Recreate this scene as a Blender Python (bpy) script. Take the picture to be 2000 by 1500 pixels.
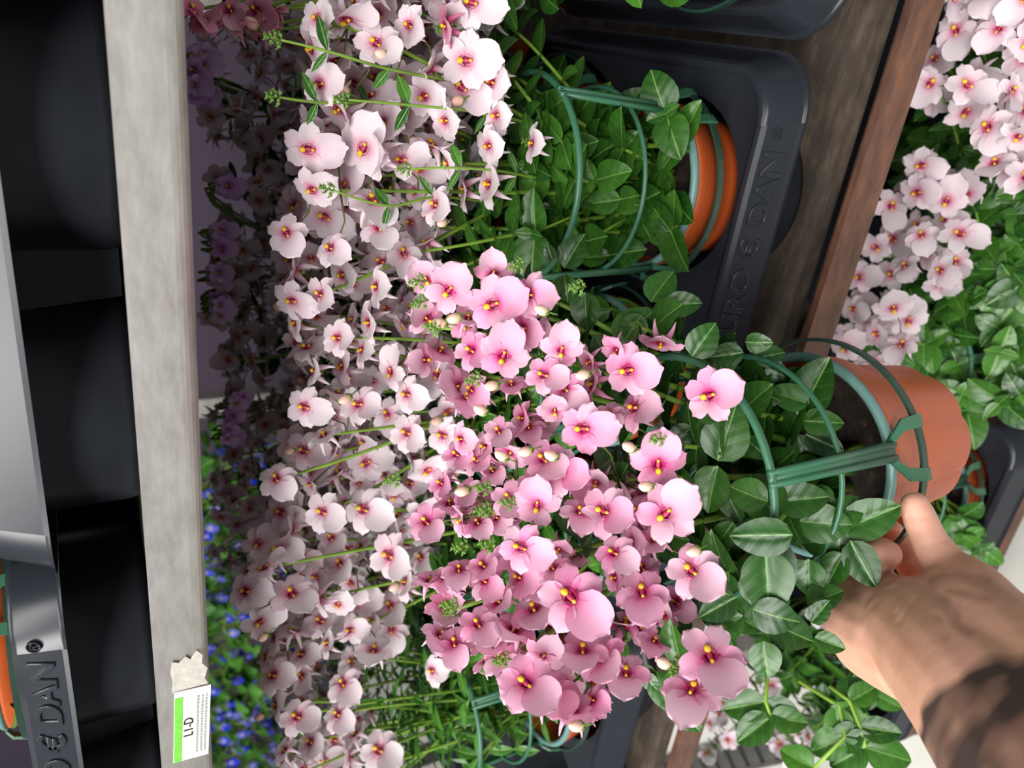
import bpy, bmesh, math, random
from mathutils import Vector, Matrix, Quaternion, noise

random.seed(11)
sc = bpy.context.scene
for o in list(bpy.data.objects):
    bpy.data.objects.remove(o)
COL = sc.collection

# ------------------------------------------------------------------ camera
# World: X runs right along the shelf, Y goes into the trolley, Z is up; main shelf board at z = 0.
# The phone was held turned on its side, so the picture's left is the world's up.
F_PX = 1500.0
CX = Vector((0.90136073, 0.13472393, -0.41158024))    # world X seen in (right, down, forward) of the upright view
CZ = Vector((-0.09137034, -0.8698259, -0.48482406))
CY = Vector((0.42332056, -0.47460759, 0.77171714))
CAM = Vector((0, 0, 0.407))
RIGHT = Vector((CX[0], CY[0], CZ[0]))
DOWN = Vector((CX[1], CY[1], CZ[1]))
FWD = Vector((CX[2], CY[2], CZ[2]))
IX, IY = DOWN, -RIGHT                                   # picture right / picture down
cd = bpy.data.cameras.new('camera')
cam = bpy.data.objects.new('camera', cd)
COL.objects.link(cam)
m = Matrix.Identity(4)
for i in range(3):
    m[i][0] = DOWN[i]; m[i][1] = RIGHT[i]; m[i][2] = -FWD[i]; m[i][3] = CAM[i]
cam.matrix_world = m
cd.sensor_fit = 'HORIZONTAL'; cd.sensor_width = 36; cd.lens = 27
cd.clip_start = 0.01
cd.dof.use_dof = True; cd.dof.focus_distance = 0.36; cd.dof.aperture_fstop = 10
sc.camera = cam

def ray(px, py):
    return (RIGHT * (750 - py) + DOWN * (px - 1000) + FWD * F_PX).normalized()
def atd(px, py, d): return CAM + ray(px, py) * d
def onz(px, py, z):
    r = ray(px, py); return CAM + r * ((z - CAM.z) / r.z)
def ony(px, py, y):
    r = ray(px, py); return CAM + r * (y / r.y)
def pix(p):
    q = Vector(p) - CAM
    f = q.dot(FWD); return 1000 + F_PX * q.dot(DOWN) / f, 750 - F_PX * q.dot(RIGHT) / f

# ------------------------------------------------------------------ light
w = bpy.data.worlds.new('world'); sc.world = w; w.use_nodes = True
w.node_tree.nodes['Background'].inputs[0].default_value = (0.86, 0.93, 1.0, 1)
w.node_tree.nodes['Background'].inputs[1].default_value = 0.20
def area(name, loc, target, sx, sy, power, col):
    l = bpy.data.lights.new(name, 'AREA'); l.shape = 'RECTANGLE'; l.size = sx; l.size_y = sy
    l.energy = power; l.color = col
    o = bpy.data.objects.new(name, l); COL.objects.link(o); o.location = loc
    o.rotation_euler = (Vector(target) - Vector(loc)).to_track_quat('-Z', 'Y').to_euler()
area('hall_light', (-0.35, -1.80, 2.0), (-0.2, 0.4, 0.2), 2.6, 0.7, 104, (1, 0.98, 0.96))
area('hall_light', (-0.20, -0.45, 2.4), (-0.2, 0.2, 0.0), 1.5, 0.4, 30, (1, 0.98, 0.95))
area('hall_light', (-1.7, -1.0, 2.4), (-0.4, 0.4, 0.2), 1.6, 0.5, 62, (1, 0.98, 0.95))
area('hall_light', (-1.2, 0.95, 2.4), (-1.2, 1.2, 0.0), 1.5, 0.3, 14, (1, 0.98, 0.95))
vs = sc.view_settings
vs.view_transform = 'Standard'; vs.look = 'None'; vs.gamma = 1; vs.use_curve_mapping = False
vs.exposure = 0.0

# ------------------------------------------------------------------ materials
def lin(c):
    r = []
    for v in c:
        v /= 255.0
        r.append(v / 12.92 if v <= .04045 else ((v + .055) / 1.055) ** 2.4)
    return (*r, 1)
def newmat(name):
    mt = bpy.data.materials.new(name); mt.use_nodes = True
    nt = mt.node_tree; return mt, nt, nt.nodes['Principled BSDF']
def N(nt, typ, **kw):
    n = nt.nodes.new(typ)
    for k, v in kw.items(): setattr(n, k, v)
    return n
def ramp(nt, fac, stops):
    r = N(nt, 'ShaderNodeValToRGB'); e = r.color_ramp.elements
    while len(e) < len(stops): e.new(0.5)
    for el, (p, c) in zip(e, stops): el.position = p; el.color = c
    if fac is not None: nt.links.new(fac, r.inputs[0])
    return r
def objcoord(nt): return N(nt, 'ShaderNodeTexCoord').outputs['Object']
def bump(nt, b, height, strength, dist=0.001):
    bn = N(nt, 'ShaderNodeBump'); bn.inputs['Strength'].default_value = strength; bn.inputs['Distance'].default_value = dist
    nt.links.new(height, bn.inputs['Height']); nt.links.new(bn.outputs[0], b.inputs['Normal'])
def noisetex(nt, co, scale, detail=3, rough=.55):
    n = N(nt, 'ShaderNodeTexNoise'); n.inputs['Scale'].default_value = scale; n.inputs['Detail'].default_value = detail
    n.inputs['Roughness'].default_value = rough; nt.links.new(co, n.inputs['Vector']); return n.outputs['Fac']
def mapping(nt, co, scale):
    mp = N(nt, 'ShaderNodeMapping'); mp.inputs['Scale'].default_value = scale; nt.links.new(co, mp.inputs['Vector']); return mp.outputs[0]
def simple(name, c, rough=.5, metal=0, spec=.5, var=0.0, nscale=60, bstr=0.0):
    mt, nt, b = newmat(name)
    b.inputs['Roughness'].default_value = rough; b.inputs['Metallic'].default_value = metal
    b.inputs['Specular IOR Level'].default_value = spec
    col = lin(c)
    if var > 0:
        f = noisetex(nt, objcoord(nt), nscale)
        d = tuple(x * (1 - var) for x in col[:3]) + (1,); l = tuple(min(1, x * (1 + var)) for x in col[:3]) + (1,)
        r = ramp(nt, f, [(.3, d), (.7, l)]); nt.links.new(r.outputs[0], b.inputs['Base Color'])
        if bstr: bump(nt, b, f, bstr)
    else: b.inputs['Base Color'].default_value = col
    return mt
def petal_mat(name, inner, mid, outer, hvar=.06):
    mt, nt, b = newmat(name)
    co = objcoord(nt); ln = N(nt, 'ShaderNodeVectorMath', operation='LENGTH'); nt.links.new(co, ln.inputs[0])
    r = ramp(nt, ln.outputs['Value'], [(.12, lin(inner)), (.34, lin(mid)), (.62, lin(outer))])
    oi = N(nt, 'ShaderNodeObjectInfo'); hs = N(nt, 'ShaderNodeHueSaturation')
    mr = N(nt, 'ShaderNodeMapRange'); mr.inputs[3].default_value = 1 - hvar; mr.inputs[4].default_value = 1 + hvar
    nt.links.new(oi.outputs['Random'], mr.inputs[0]); nt.links.new(mr.outputs[0], hs.inputs['Value'])
    mr2 = N(nt, 'ShaderNodeMapRange'); mr2.inputs[3].default_value = .75; mr2.inputs[4].default_value = 1.25
    nt.links.new(oi.outputs['Random'], mr2.inputs[0]); nt.links.new(mr2.outputs[0], hs.inputs['Saturation'])
    nt.links.new(r.outputs[0], hs.inputs['Color']); nt.links.new(hs.outputs[0], b.inputs['Base Color'])
    b.inputs['Roughness'].default_value = .55; b.inputs['Specular IOR Level'].default_value = .25
    tr = N(nt, 'ShaderNodeBsdfTranslucent'); nt.links.new(hs.outputs[0], tr.inputs[0])
    mx = N(nt, 'ShaderNodeMixShader'); mx.inputs[0].default_value = .28
    nt.links.new(b.outputs[0], mx.inputs[1]); nt.links.new(tr.outputs[0], mx.inputs[2])
    nt.links.new(mx.outputs[0], nt.nodes['Material Output'].inputs['Surface'])
    return mt
def leaf_mat(name, dark, light, vein):
    mt, nt, b = newmat(name)
    co = objcoord(nt); sp = N(nt, 'ShaderNodeSeparateXYZ'); nt.links.new(co, sp.inputs[0])
    def M(op, a, bb=None, v=None):
        n = N(nt, 'ShaderNodeMath', operation=op); nt.links.new(a, n.inputs[0])
        if bb is not None: nt.links.new(bb, n.inputs[1])
        elif v is not None: n.inputs[1].default_value = v
        return n.outputs[0]
    ay = M('ABSOLUTE', sp.outputs['Y'])
    s = M('SUBTRACT', sp.outputs['X'], M('MULTIPLY', ay, None, .8))
    fr = M('FRACT', M('MULTIPLY', s, None, 4.0))
    tri = M('ABSOLUTE', M('SUBTRACT', fr, None, .5))          # 0.5 on a side vein
    side = M('GREATER_THAN', tri, None, .47)
    mid = M('LESS_THAN', ay, None, .012)
    v = M('MAXIMUM', mid, M('MULTIPLY', side, None, .22))
    f = noisetex(nt, co, 2.5)
    oi = N(nt, 'ShaderNodeObjectInfo')
    mixf = M('MULTIPLY', M('ADD', f, oi.outputs['Random']), None, .5)
    r = ramp(nt, mixf, [(.25, lin(dark)), (.75, lin(light))])
    mc = N(nt, 'ShaderNodeMix', data_type='RGBA'); nt.links.new(v, mc.inputs[0]); nt.links.new(r.outputs[0], mc.inputs[6]); mc.inputs[7].default_value = lin(vein)
    nt.links.new(mc.outputs[2], b.inputs['Base Color'])
    b.inputs['Roughness'].default_value = .33; b.inputs['Specular IOR Level'].default_value = .5
    h = M('SUBTRACT', M('MULTIPLY', M('SUBTRACT', tri, None, .5), None, -1.0), M('MULTIPLY', mid, None, .3))
    bump(nt, b, h, .05, .01)
    tr = N(nt, 'ShaderNodeBsdfTranslucent'); nt.links.new(mc.outputs[2], tr.inputs[0])
    mx = N(nt, 'ShaderNodeMixShader'); mx.inputs[0].default_value = .2
    nt.links.new(b.outputs[0], mx.inputs[1]); nt.links.new(tr.outputs[0], mx.inputs[2])
    nt.links.new(mx.outputs[0], nt.nodes['Material Output'].inputs['Surface'])
    return mt

PINK = petal_mat('petal_pink', (196, 84, 134), (226, 160, 190), (232, 180, 204))
PALE = petal_mat('petal_pale', (222, 142, 172), (234, 213, 221), (238, 224, 230))
DUSK = petal_mat('petal_dusky_pink', (190, 90, 130), (226, 150, 180), (233, 168, 192))
PURP = petal_mat('petal_purple', (176, 110, 196), (222, 176, 234), (232, 200, 242))
BLUE = petal_mat('petal_blue', (200, 205, 240), (70, 80, 190), (60, 70, 200))
THROAT = simple('throat_red', (176, 44, 84), .5)
YEL = simple('anther_yellow', (232, 190, 40), .5, var=.1, nscale=3)
BUDM = simple('bud_cream', (240, 196, 176), .5, var=.12, nscale=90)
CALYX = simple('calyx_green', (110, 150, 60), .5, var=.25, nscale=120)
STEM = simple('stem_green', (122, 160, 54), .45, var=.2, nscale=40)
STEMD = simple('stalk_brown_green', (92, 100, 48), .5, var=.2, nscale=60)
LEAFH = leaf_mat('leaf_deep_green', (28, 66, 22), (54, 100, 36), (104, 148, 72))
LEAFP = leaf_mat('leaf_fresh_green', (32, 76, 22), (72, 124, 42), (116, 160, 76))
TERRA = simple('terracotta_plastic', (200, 90, 40), .42, var=.05, nscale=40, bstr=.03)
RING = simple('grey_green_plastic', (98, 134, 128), .35)
SUPP = simple('support_green_plastic', (52, 100, 74), .38, var=.06, nscale=50)
BLACKP = simple('black_tray_plastic', (36, 39, 45), .28, spec=.32, var=.08, nscale=30)
def soil_mat():
    mt, nt, b = newmat('soil'); f = noisetex(nt, objcoord(nt), 160, 6, .7)
    r = ramp(nt, f, [(.35, lin((22, 18, 14))), (.6, lin((58, 46, 36))), (.75, lin((110, 92, 70)))])
    nt.links.new(r.outputs[0], b.inputs['Base Color']); b.inputs['Roughness'].default_value = .95; bump(nt, b, f, .8, .004); return mt
SOIL = soil_mat()
def wood_mat():
    mt, nt, b = newmat('worn_plywood'); co = objcoord(nt)
    f = noisetex(nt, mapping(nt, co, (22, 90, 60)), 1.0, 8, .7); g = noisetex(nt, co, 26, 4)
    mm = N(nt, 'ShaderNodeMath', operation='MULTIPLY_ADD'); nt.links.new(f, mm.inputs[0]); mm.inputs[1].default_value = .7
    h = N(nt, 'ShaderNodeMath', operation='MULTIPLY'); nt.links.new(g, h.inputs[0]); h.inputs[1].default_value = .3; nt.links.new(h.outputs[0], mm.inputs[2])
    r = ramp(nt, mm.outputs[0], [(.3, lin((34, 28, 24))), (.5, lin((66, 56, 47))), (.72, lin((108, 95, 80)))])
    nt.links.new(r.outputs[0], b.inputs['Base Color']); b.inputs['Roughness'].default_value = .75; bump(nt, b, f, .3, .001); return mt
WOOD = wood_mat()
def rust_mat():
    mt, nt, b = newmat('rusty_steel'); co = objcoord(nt)
    f = noisetex(nt, mapping(nt, co, (1, 3, 3)), 30, 8, .7)
    r = ramp(nt, f, [(.3, lin((62, 42, 35))), (.5, lin((96, 64, 50))), (.66, lin((118, 78, 56))), (.8, lin((160, 100, 46)))])
    nt.links.new(r.outputs[0], b.inputs['Base Color']); b.inputs['Roughness'].default_value = .6; b.inputs['Metallic'].default_value = .15; bump(nt, b, f, .25, .001); return mt
RUST = rust_mat()
def galv_mat():
    mt, nt, b = newmat('galvanised_steel'); co = objcoord(nt)
    f = noisetex(nt, mapping(nt, co, (.6, 2, 2)), 60, 8, .72)
    r = ramp(nt, f, [(.28, lin((142, 137, 130))), (.5, lin((164, 161, 156))), (.75, lin((182, 180, 176)))])
    nt.links.new(r.outputs[0], b.inputs['Base Color']); b.inputs['Roughness'].default_value = .42; b.inputs['Metallic'].default_value = .55; bump(nt, b, f, .12, .001); return mt
GALV = galv_mat()
CONC = simple('concrete', (196, 194, 186), .8, var=.14, nscale=5, bstr=.1)
DRAIN = simple('dark_cast_steel', (92, 90, 86), .5, metal=.3, var=.25, nscale=30)
WHITE = simple('white_paper', (236, 234, 226), .6, var=.04, nscale=60)
GREENP = simple('green_print', (106, 186, 62), .6, var=.12, nscale=300)
INK = simple('black_ink', (30, 30, 32), .6)
GREYINK = simple('grey_ink', (150, 150, 150), .6)
def skin_mat():
    mt, nt, b = newmat('skin'); co = objcoord(nt)
    f = noisetex(nt, co, 38, 4); g = noisetex(nt, co, 420, 3, .6)
    r = ramp(nt, f, [(.3, lin((196, 146, 118))), (.52, lin((214, 164, 138))), (.72, lin((226, 170, 150)))])
    # tattoo: dark printed band with wavy lighter lines across the forearm
    sp = N(nt, 'ShaderNodeVectorMath', operation='DOT_PRODUCT'); nt.links.new(co, sp.inputs[0])
    A0, A1 = atd(1790, 1220, .385), atd(2010, 1480, .34)
    ax = (A1 - A0).normalized(); sp.inputs[1].default_value = ax
    wv = noisetex(nt, co, 30, 2)
    ad = N(nt, 'ShaderNodeMath', operation='MULTIPLY_ADD'); nt.links.new(wv, ad.inputs[0]); ad.inputs[1].default_value = .03; nt.links.new(sp.outputs['Value'], ad.inputs[2])
    c0 = A0.dot(ax) + .053 + .015
    mr = N(nt, 'ShaderNodeMapRange'); mr.inputs[1].default_value = c0; mr.inputs[2].default_value = c0 + .005; nt.links.new(ad.outputs[0], mr.inputs[0])
    wt = N(nt, 'ShaderNodeTexNoise'); wt.inputs['Scale'].default_value = 1; wt.inputs['Detail'].default_value = 2
    nt.links.new(mapping(nt, co, (22, 60, 34)), wt.inputs['Vector'])
    rr = ramp(nt, wt.outputs['Fac'], [(.55, (.96, .96, .96, 1)), (.72, (.55, .55, .55, 1))])
    mu = N(nt, 'ShaderNodeMath', operation='MULTIPLY'); nt.links.new(mr.outputs[0], mu.inputs[0]); nt.links.new(rr.outputs[0], mu.inputs[1])
    mc = N(nt, 'ShaderNodeMix', data_type='RGBA'); nt.links.new(mu.outputs[0], mc.inputs[0]); 
    pk = N(nt, 'ShaderNodeMapRange'); pk.inputs[1].default_value = A0.dot(ax) - .012; pk.inputs[2].default_value = A0.dot(ax) - .045; nt.links.new(sp.outputs['Value'], pk.inputs[0])
    pm = N(nt, 'ShaderNodeMix', data_type='RGBA'); nt.links.new(pk.outputs[0], pm.inputs[0]); nt.links.new(r.outputs[0], pm.inputs[6]); pm.inputs[7].default_value = lin((232, 168, 146))
    nt.links.new(pm.outputs[2], mc.inputs[6]); mc.inputs[7].default_value = lin((58, 50, 47))
    nt.links.new(mc.outputs[2], b.inputs['Base Color']); b.inputs['Roughness'].default_value = .5; b.inputs['Specular IOR Level'].default_value = .35
    b.inputs['Subsurface Weight'].default_value = .12; b.inputs['Subsurface Radius'].default_value = (.006, .003, .002)
    bump(nt, b, g, .12, .0006); return mt
SKIN = skin_mat()
NAIL = simple('fingernail', (226, 178, 160), .3)

# ------------------------------------------------------------------ helpers
def link(o, parent=None):
    COL.objects.link(o)
    if parent is not None: o.parent = parent
    return o
def mesh(name, V, Fc, mats, smooth=True, mi=None):
    me = bpy.data.meshes.new(name); me.from_pydata([tuple(v) for v in V], [], Fc)
    for mm in (mats if isinstance(mats, (list, tuple)) else [mats]): me.materials.append(mm)
    if smooth: me.polygons.foreach_set('use_smooth', [True] * len(me.polygons))
    if mi: me.polygons.foreach_set('material_index', mi)
    me.update(); return me
def obj(name, me, parent=None, mw=None):
    o = bpy.data.objects.new(name, me)
    if mw is not None: o.matrix_local = mw
    return link(o, parent)
def tag(o, label=None, cat=None, group=None, kind=None):
    if label: o['label'] = label
    if cat: o['category'] = cat
    if group: o['group'] = group
    if kind: o['kind'] = kind
    return o
def empty(name, loc=(0, 0, 0)):
    o = bpy.data.objects.new(name, None); o.empty_display_size = .02; o.location = loc; return link(o)

class MB:
    def __init__(s): s.V = []; s.F = []; s.M = []
    def add(s, V, Fc, mi=0):
        b = len(s.V); s.V += [Vector(v) for v in V]; s.F += [tuple(i + b for i in f) for f in Fc]; s.M += [mi] * len(Fc)
    def box(s, a, b, mi=0):
        x0, y0, z0 = a; x1, y1, z1 = b
        s.add([(x0,y0,z0),(x1,y0,z0),(x1,y1,z0),(x0,y1,z0),(x0,y0,z1),(x1,y0,z1),(x1,y1,z1),(x0,y1,z1)],
              [(0,3,2,1),(4,5,6,7),(0,1,5,4),(1,2,6,5),(2,3,7,6),(3,0,4,7)], mi)
    def tube(s, P, R, n=6, mi=0, cap=True):
        P = [Vector(p) for p in P]; k = len(P)
        R = R if isinstance(R, (list, tuple)) else [R] * k
        V = []; up = None
        for i in range(k):
            t = (P[min(i+1, k-1)] - P[max(i-1, 0)])
            t = t.normalized() if t.length > 1e-9 else Vector((0, 0, 1))
            if up is None: up = t.orthogonal().normalized()
            else:
                up = up - t * up.dot(t); up = up.normalized() if up.length > 1e-6 else t.orthogonal().normalized()
            bi = t.cross(up)
            for j in range(n):
                a = 2 * math.pi * j / n; V.append(P[i] + (up * math.cos(a) + bi * math.sin(a)) * R[i])
        Fc = [(i*n+j, i*n+(j+1) % n, (i+1)*n+(j+1) % n, (i+1)*n+j) for i in range(k-1) for j in range(n)]
        if cap: Fc += [tuple(range(n-1, -1, -1)), tuple((k-1)*n+j for j in range(n))]
        s.add(V, Fc, mi)
    def ball(s, c, r, n=8, m=6, mi=0):
        c = Vector(c); r = Vector(r) if not isinstance(r, (int, float)) else Vector((r, r, r))
        V = [c + Vector((0, 0, r.z))]
        for i in range(1, m):
            p = math.pi * i / m
            for j in range(n):
                a = 2 * math.pi * j / n; V.append(c + Vector((r.x*math.sin(p)*math.cos(a), r.y*math.sin(p)*math.sin(a), r.z*math.cos(p))))
        V.append(c - Vector((0, 0, r.z))); L = len(V) - 1
        Fc = [(0, 1 + j, 1 + (j+1) % n) for j in range(n)]
        for i in range(m-2):
            for j in range(n): Fc.append((1+i*n+j, 1+(i+1)*n+j, 1+(i+1)*n+(j+1) % n, 1+i*n+(j+1) % n))
        Fc += [(L, 1+(m-2)*n+(j+1) % n, 1+(m-2)*n+j) for j in range(n)]
        s.add(V, Fc, mi)
    def lathe(s, prof, n=40, mi=0, rmod=None, close=False):
        V = []
        for (r, z) in prof:
            for j in range(n):
                a = 2*math.pi*j/n; rr = r * (rmod(a, z) if rmod else 1); V.append((rr*math.cos(a), rr*math.sin(a), z))
        k = len(prof)
        Fc = [(i*n+j, i*n+(j+1) % n, (i+1)*n+(j+1) % n, (i+1)*n+j) for i in range(k-1) for j in range(n)]
        if close: Fc.append(tuple((k-1)*n+j for j in range(n)))
        s.add(V, Fc, mi)
    def build(s, name, mats, parent=None, mw=None, smooth=True):
        return obj(name, mesh(name, s.V, s.F, mats, smooth, s.M), parent, mw)

def bez(a, b, c, d, n):
    out = []
    for i in range(n + 1):
        t = i / n; u = 1 - t; out.append(a*u**3 + b*(3*u*u*t) + c*(3*u*t*t) + d*t**3)
    return out

# ------------------------------------------------------------------ flower and leaf meshes
def petal(phi, L, W, cup, lift, bend, r0=.10, ruf=0, seed=0, nt=7, nw=6):
    V = []; Fc = []
    ca, sa = math.cos(phi), math.sin(phi)
    for i in range(nt + 1):
        t = 1 - (1 - i / nt) ** 1.35; u = .1 + .9 * t
        pr = max(0, 1 - abs(2*u - 1 - .12) ** 2.5) ** .5 if i < nt else .18
        for j in range(nw + 1):
            sj = 2 * j / nw - 1; lat = W * pr * sj
            r = r0 + L * t - (.10 * L * sj * sj * t)
            z = cup * lat * lat / W + lift * t - bend * t * t + ruf * math.sin(4*sj + seed + 3*t) * t
            V.append((r*ca - lat*sa, r*sa + lat*ca, z))
    for i in range(nt):
        for j in range(nw):
            a = i*(nw+1) + j; Fc.append((a, a+1, a+nw+2, a+nw+1))
    return V, Fc
R_ = math.radians
PET = []      # three forms of the same flower: list of (name, V, F)
for k, (lz, lb, uz) in enumerate([(.30, .12, .05), (.5, .15, .15), (.12, .22, -.02)]):
    PET.append([('lip_petal', petal(0, .90, .46, .38, lz, lb, ruf=.02, seed=k)),
                ('petal', petal(R_(72), .62, .262, .22, .10, .14, ruf=.02, seed=1+k)),
                ('petal', petal(R_(-72), .62, .262, .22, .10, .14, ruf=.02, seed=2+k)),
                ('petal', petal(R_(143), .58, .256, .20, uz, .10, ruf=.02, seed=3+k)),
                ('petal', petal(R_(-143), .58, .256, .20, uz, .10, ruf=.02, seed=4+k))])
def core_mb():
    mb = MB()
    n = 10
    V = []
    for (r, z) in [(.17, .03), (.12, -.04), (.04, -.12)]:
        for j in range(n):
            a = 2*math.pi*j/n; V.append((r*math.cos(a)*1.15, r*math.sin(a)*.85, z))
    mb.add(V, [(i*n+j, i*n+(j+1) % n, (i+1)*n+(j+1) % n, (i+1)*n+j) for i in range(2) for j in range(n)] + [tuple(2*n+j for j in range(n))], 1)
    mb.ball((.02, 0, .03), (.13, .055, .035), 8, 5, 1)
    for s in (-1, 1):
        mb.tube([(.05, .10*s, -.02), (.10, .20*s, -.22), (.20, .27*s, -.42), (.32, .30*s, -.58)], [.12, .09, .05, .012], 7, 0)
    mb.tube([(-.02, 0, -.15), (-.03, 0, -.22), (-.02, 0, -.28)], [.10, .09, .05], 7, 2)
    return mb
def stamen_mb():
    mb = MB(); mb.ball((-.13, 0, .07), (.085, .075, .06), 8, 5); mb.ball((.13, .0, .08), (.05, .04, .045), 7, 4); return mb
_c = core_mb(); _s = stamen_mb()
FL = {}
for nm, pm in (('pink', PINK), ('pale', PALE), ('dusk', DUSK), ('purple', PURP), ('blue', BLUE)):
    core = mesh('flower', _c.V, _c.F, [pm, THROAT, CALYX], True, _c.M)
    pets = [[(pn, mesh(pn, v, f, pm)) for pn, (v, f) in form] for form in PET]
    whole = []
    for form in PET:
        mb = MB(); mb.add(_c.V, _c.F); mb.M = list(_c.M)
        for pn, (v, f) in form: mb.add(v, f, 0)
        mb.add(_s.V, _s.F, 3)
        whole.append(mesh('flower', mb.V, mb.F, [pm, THROAT, CALYX, YEL], True, mb.M))
    FL[nm] = (core, pets, whole)
STAMEN = mesh('stamens', _s.V, _s.F, YEL)
def frame(p, lip, nrm, s):
    z = nrm.normalized(); x = (lip - z * lip.dot(z)).normalized(); y = z.cross(x)
    M4 = Matrix.Identity(4)
    for i in range(3): M4[i][0] = x[i]*s; M4[i][1] = y[i]*s; M4[i][2] = z[i]*s; M4[i][3] = p[i]
    return M4
def flower(parent, p, lip, nrm, size, kind, full=True):
    core, pets, whole = FL[kind]; form = random.randrange(3)
    M4 = frame(p, lip, nrm, size / 1.40)
    if not full: return obj('flower', whole[form], parent, M4)
    o = obj('flower', core, parent, M4)
    for pn, me in pets[form]:
        obj(pn, me, o, Matrix.Rotation(random.uniform(-.12, .12), 4, 'Z') @ Matrix.Rotation(random.uniform(-.1, .1), 4, 'X'))
    obj('stamens', STAMEN, o)
    return o
def view_frame(p, ang, tilt, yaw=0):
    """lip direction and face normal for a flower turned `ang` in the plane across the line of sight,
    its face tilted upwards by `tilt` (degrees) and swung by `yaw`"""
    n = (CAM - p).normalized(); a = R_(ang)
    lip = IX * math.cos(a) + IY * math.sin(a); lip = (lip - n * lip.dot(n)).normalized()
    side = n.cross(lip)
    q = Quaternion(side, R_(-tilt)) if True else None
    n2 = q @ n; l2 = q @ lip
    q2 = Quaternion(l2, R_(yaw))
    return l2, q2 @ n2

def leafshape(wid, cup, droop, quilt, nx=12, nw=8, narrow=0):
    V = []; Fc = []
    for i in range(nx + 1):
        t = i / nx
        pr = (math.sin(math.pi * t ** (.78 + narrow*.15)) ** (.62 + .3*narrow) if 0 < t < 1 else .03)
        for j in range(nw + 1):
            s = 2*j/nw - 1; y = wid * pr * s * (1 + (.018 if i % 2 else 0))
            z = cup*abs(y)*(1 - .9*abs(y)) - droop*t*t + quilt*math.cos((t - .8*abs(y)) * 4 * 2*math.pi) * abs(s)*(1-abs(s))*2 - .025*math.exp(-(s*5)**2)
            V.append((t, y, z))
    for i in range(nx):
        for j in range(nw):
            a = i*(nw+1)+j; Fc.append((a, a+1, a+nw+2, a+nw+1))
    return V, Fc
LEAVES = {}
for nm, lm in (('deep', LEAFH), ('fresh', LEAFP)):
    LEAVES[nm] = [mesh('leaf', *leafshape(wd, cp, dr, .008), lm) for wd, cp, dr in ((.40, .25, .25), (.36, .38, .15), (.43, .10, .32), (.34, .3, .05))]
LEAVES['narrow'] = [mesh('leaf', *leafshape(wd, .3, dr, .004, narrow=1), LEAFP) for wd, dr in ((.17, .2), (.13, .05), (.21, .35))]
def leaf(parent, base, tipdir, nrm, L, kind):
    return obj('leaf', random.choice(LEAVES[kind]), parent, frame(base, tipdir, nrm, L))

# bud meshes
_b = MB(); _b.tube([(0, 0, .0), (0, 0, .18), (.03, 0, .45), (.08, 0, .75), (.16, 0, .98), (.22, 0, 1.08)], [.16, .30, .40, .36, .2, .03], 9, 0)
for i in range(5):
    a = i*1.2566; _b.tube([(.1*math.cos(a), .1*math.sin(a), -.05), (.3*math.cos(a), .3*math.sin(a), .14), (.38*math.cos(a), .38*math.sin(a), .36)], [.12, .1, .01], 5, 1)
_b.tube([(0, 0, -.9), (0, 0, 0)], .06, 5, 1)
BUD = mesh('flower_bud', _b.V, _b.F, [BUDM, CALYX], True, _b.M)
_b = MB(); rs = random.Random(5)
for i in range(16):
    z = i / 16; a = i * 2.4; r = .55 * (1 - z) + .1
    c = Vector((r*math.cos(a), r*math.sin(a), z*1.8)); q = .19*(1-.4*z)
    _b.ball(c, (q, q, q*1.1), 6, 4)
    d = Vector((math.cos(a), math.sin(a), .7))
    for e in (-.5, 0, .5):
        dd = Quaternion((0, 0, 1), e) @ d; _b.tube([c, c + dd*q*2.1], [q*.4, .01], 4)
    _b.tube([(0, 0, c.z - .3), c], .05, 4)
_b.tube([(0, 0, -.4), (0, 0, 1.7)], .08, 5)
BUDC = mesh('bud_cluster', _b.V, _b.F, CALYX)

# ------------------------------------------------------------------ pot, support, soil
RIM_R, POT_H = .054, .085
def pot_meshes():
    mb = MB()
    H = POT_H
    def scal(a, z): return 1 - .055 * (1 - abs(math.sin(4*a)) ** .7) * max(0, 1 - z/.055)
    mb.lathe([(.030, .006), (.034, 0), (.0385, 0), (.0405, .004), (.0445, .05), (.0465, .066), (.0505, .067), (.0528, H-.003), (.0532, H), (.0500, H), (.0490, H-.003), (.0455, .06), (.04, .02), (.0, .02)], 64, 0, scal)
    pot = mesh('pot', mb.V, mb.F, TERRA)
    mb = MB(); mb.tube([(.0515*math.cos(a), .0515*math.sin(a), H+.0012) for a in [2*math.pi*i/48 for i in range(49)]], .0026, 8, cap=False)
    ring = mesh('rim_ring', mb.V, mb.F, RING)
    mb = MB(); n = 40; prof = [i*.0485/12 for i in range(13)]
    V = []
    for r in prof:
        for j in range(n):
            a = 2*math.pi*j/n; x, y = r*math.cos(a), r*math.sin(a)
            V.append((x, y, H - .017 + .004*noise.noise(Vector((x*90, y*90, 3))) + .002*noise.noise(Vector((x*300, y*300, 9)))))
    mb.add(V, [(i*n+j, i*n+(j+1) % n, (i+1)*n+(j+1) % n, (i+1)*n+j) for i in range(12) for j in range(n)])
    soil = mesh('soil', mb.V, mb.F, SOIL)
    return pot, ring, soil
POT, RIMRING, SOILM = pot_meshes()
def hoop_mesh(r, th=.0014):
    mb = MB(); mb.tube([(r*math.cos(a), r*math.sin(a), 0) for a in [2*math.pi*i/48 for i in range(49)]], th, 6, cap=False); return mesh('hoop', mb.V, mb.F, SUPP)
HOOP1, HOOP2 = hoop_mesh(.0545), hoop_mesh(.058, .0019)
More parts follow.
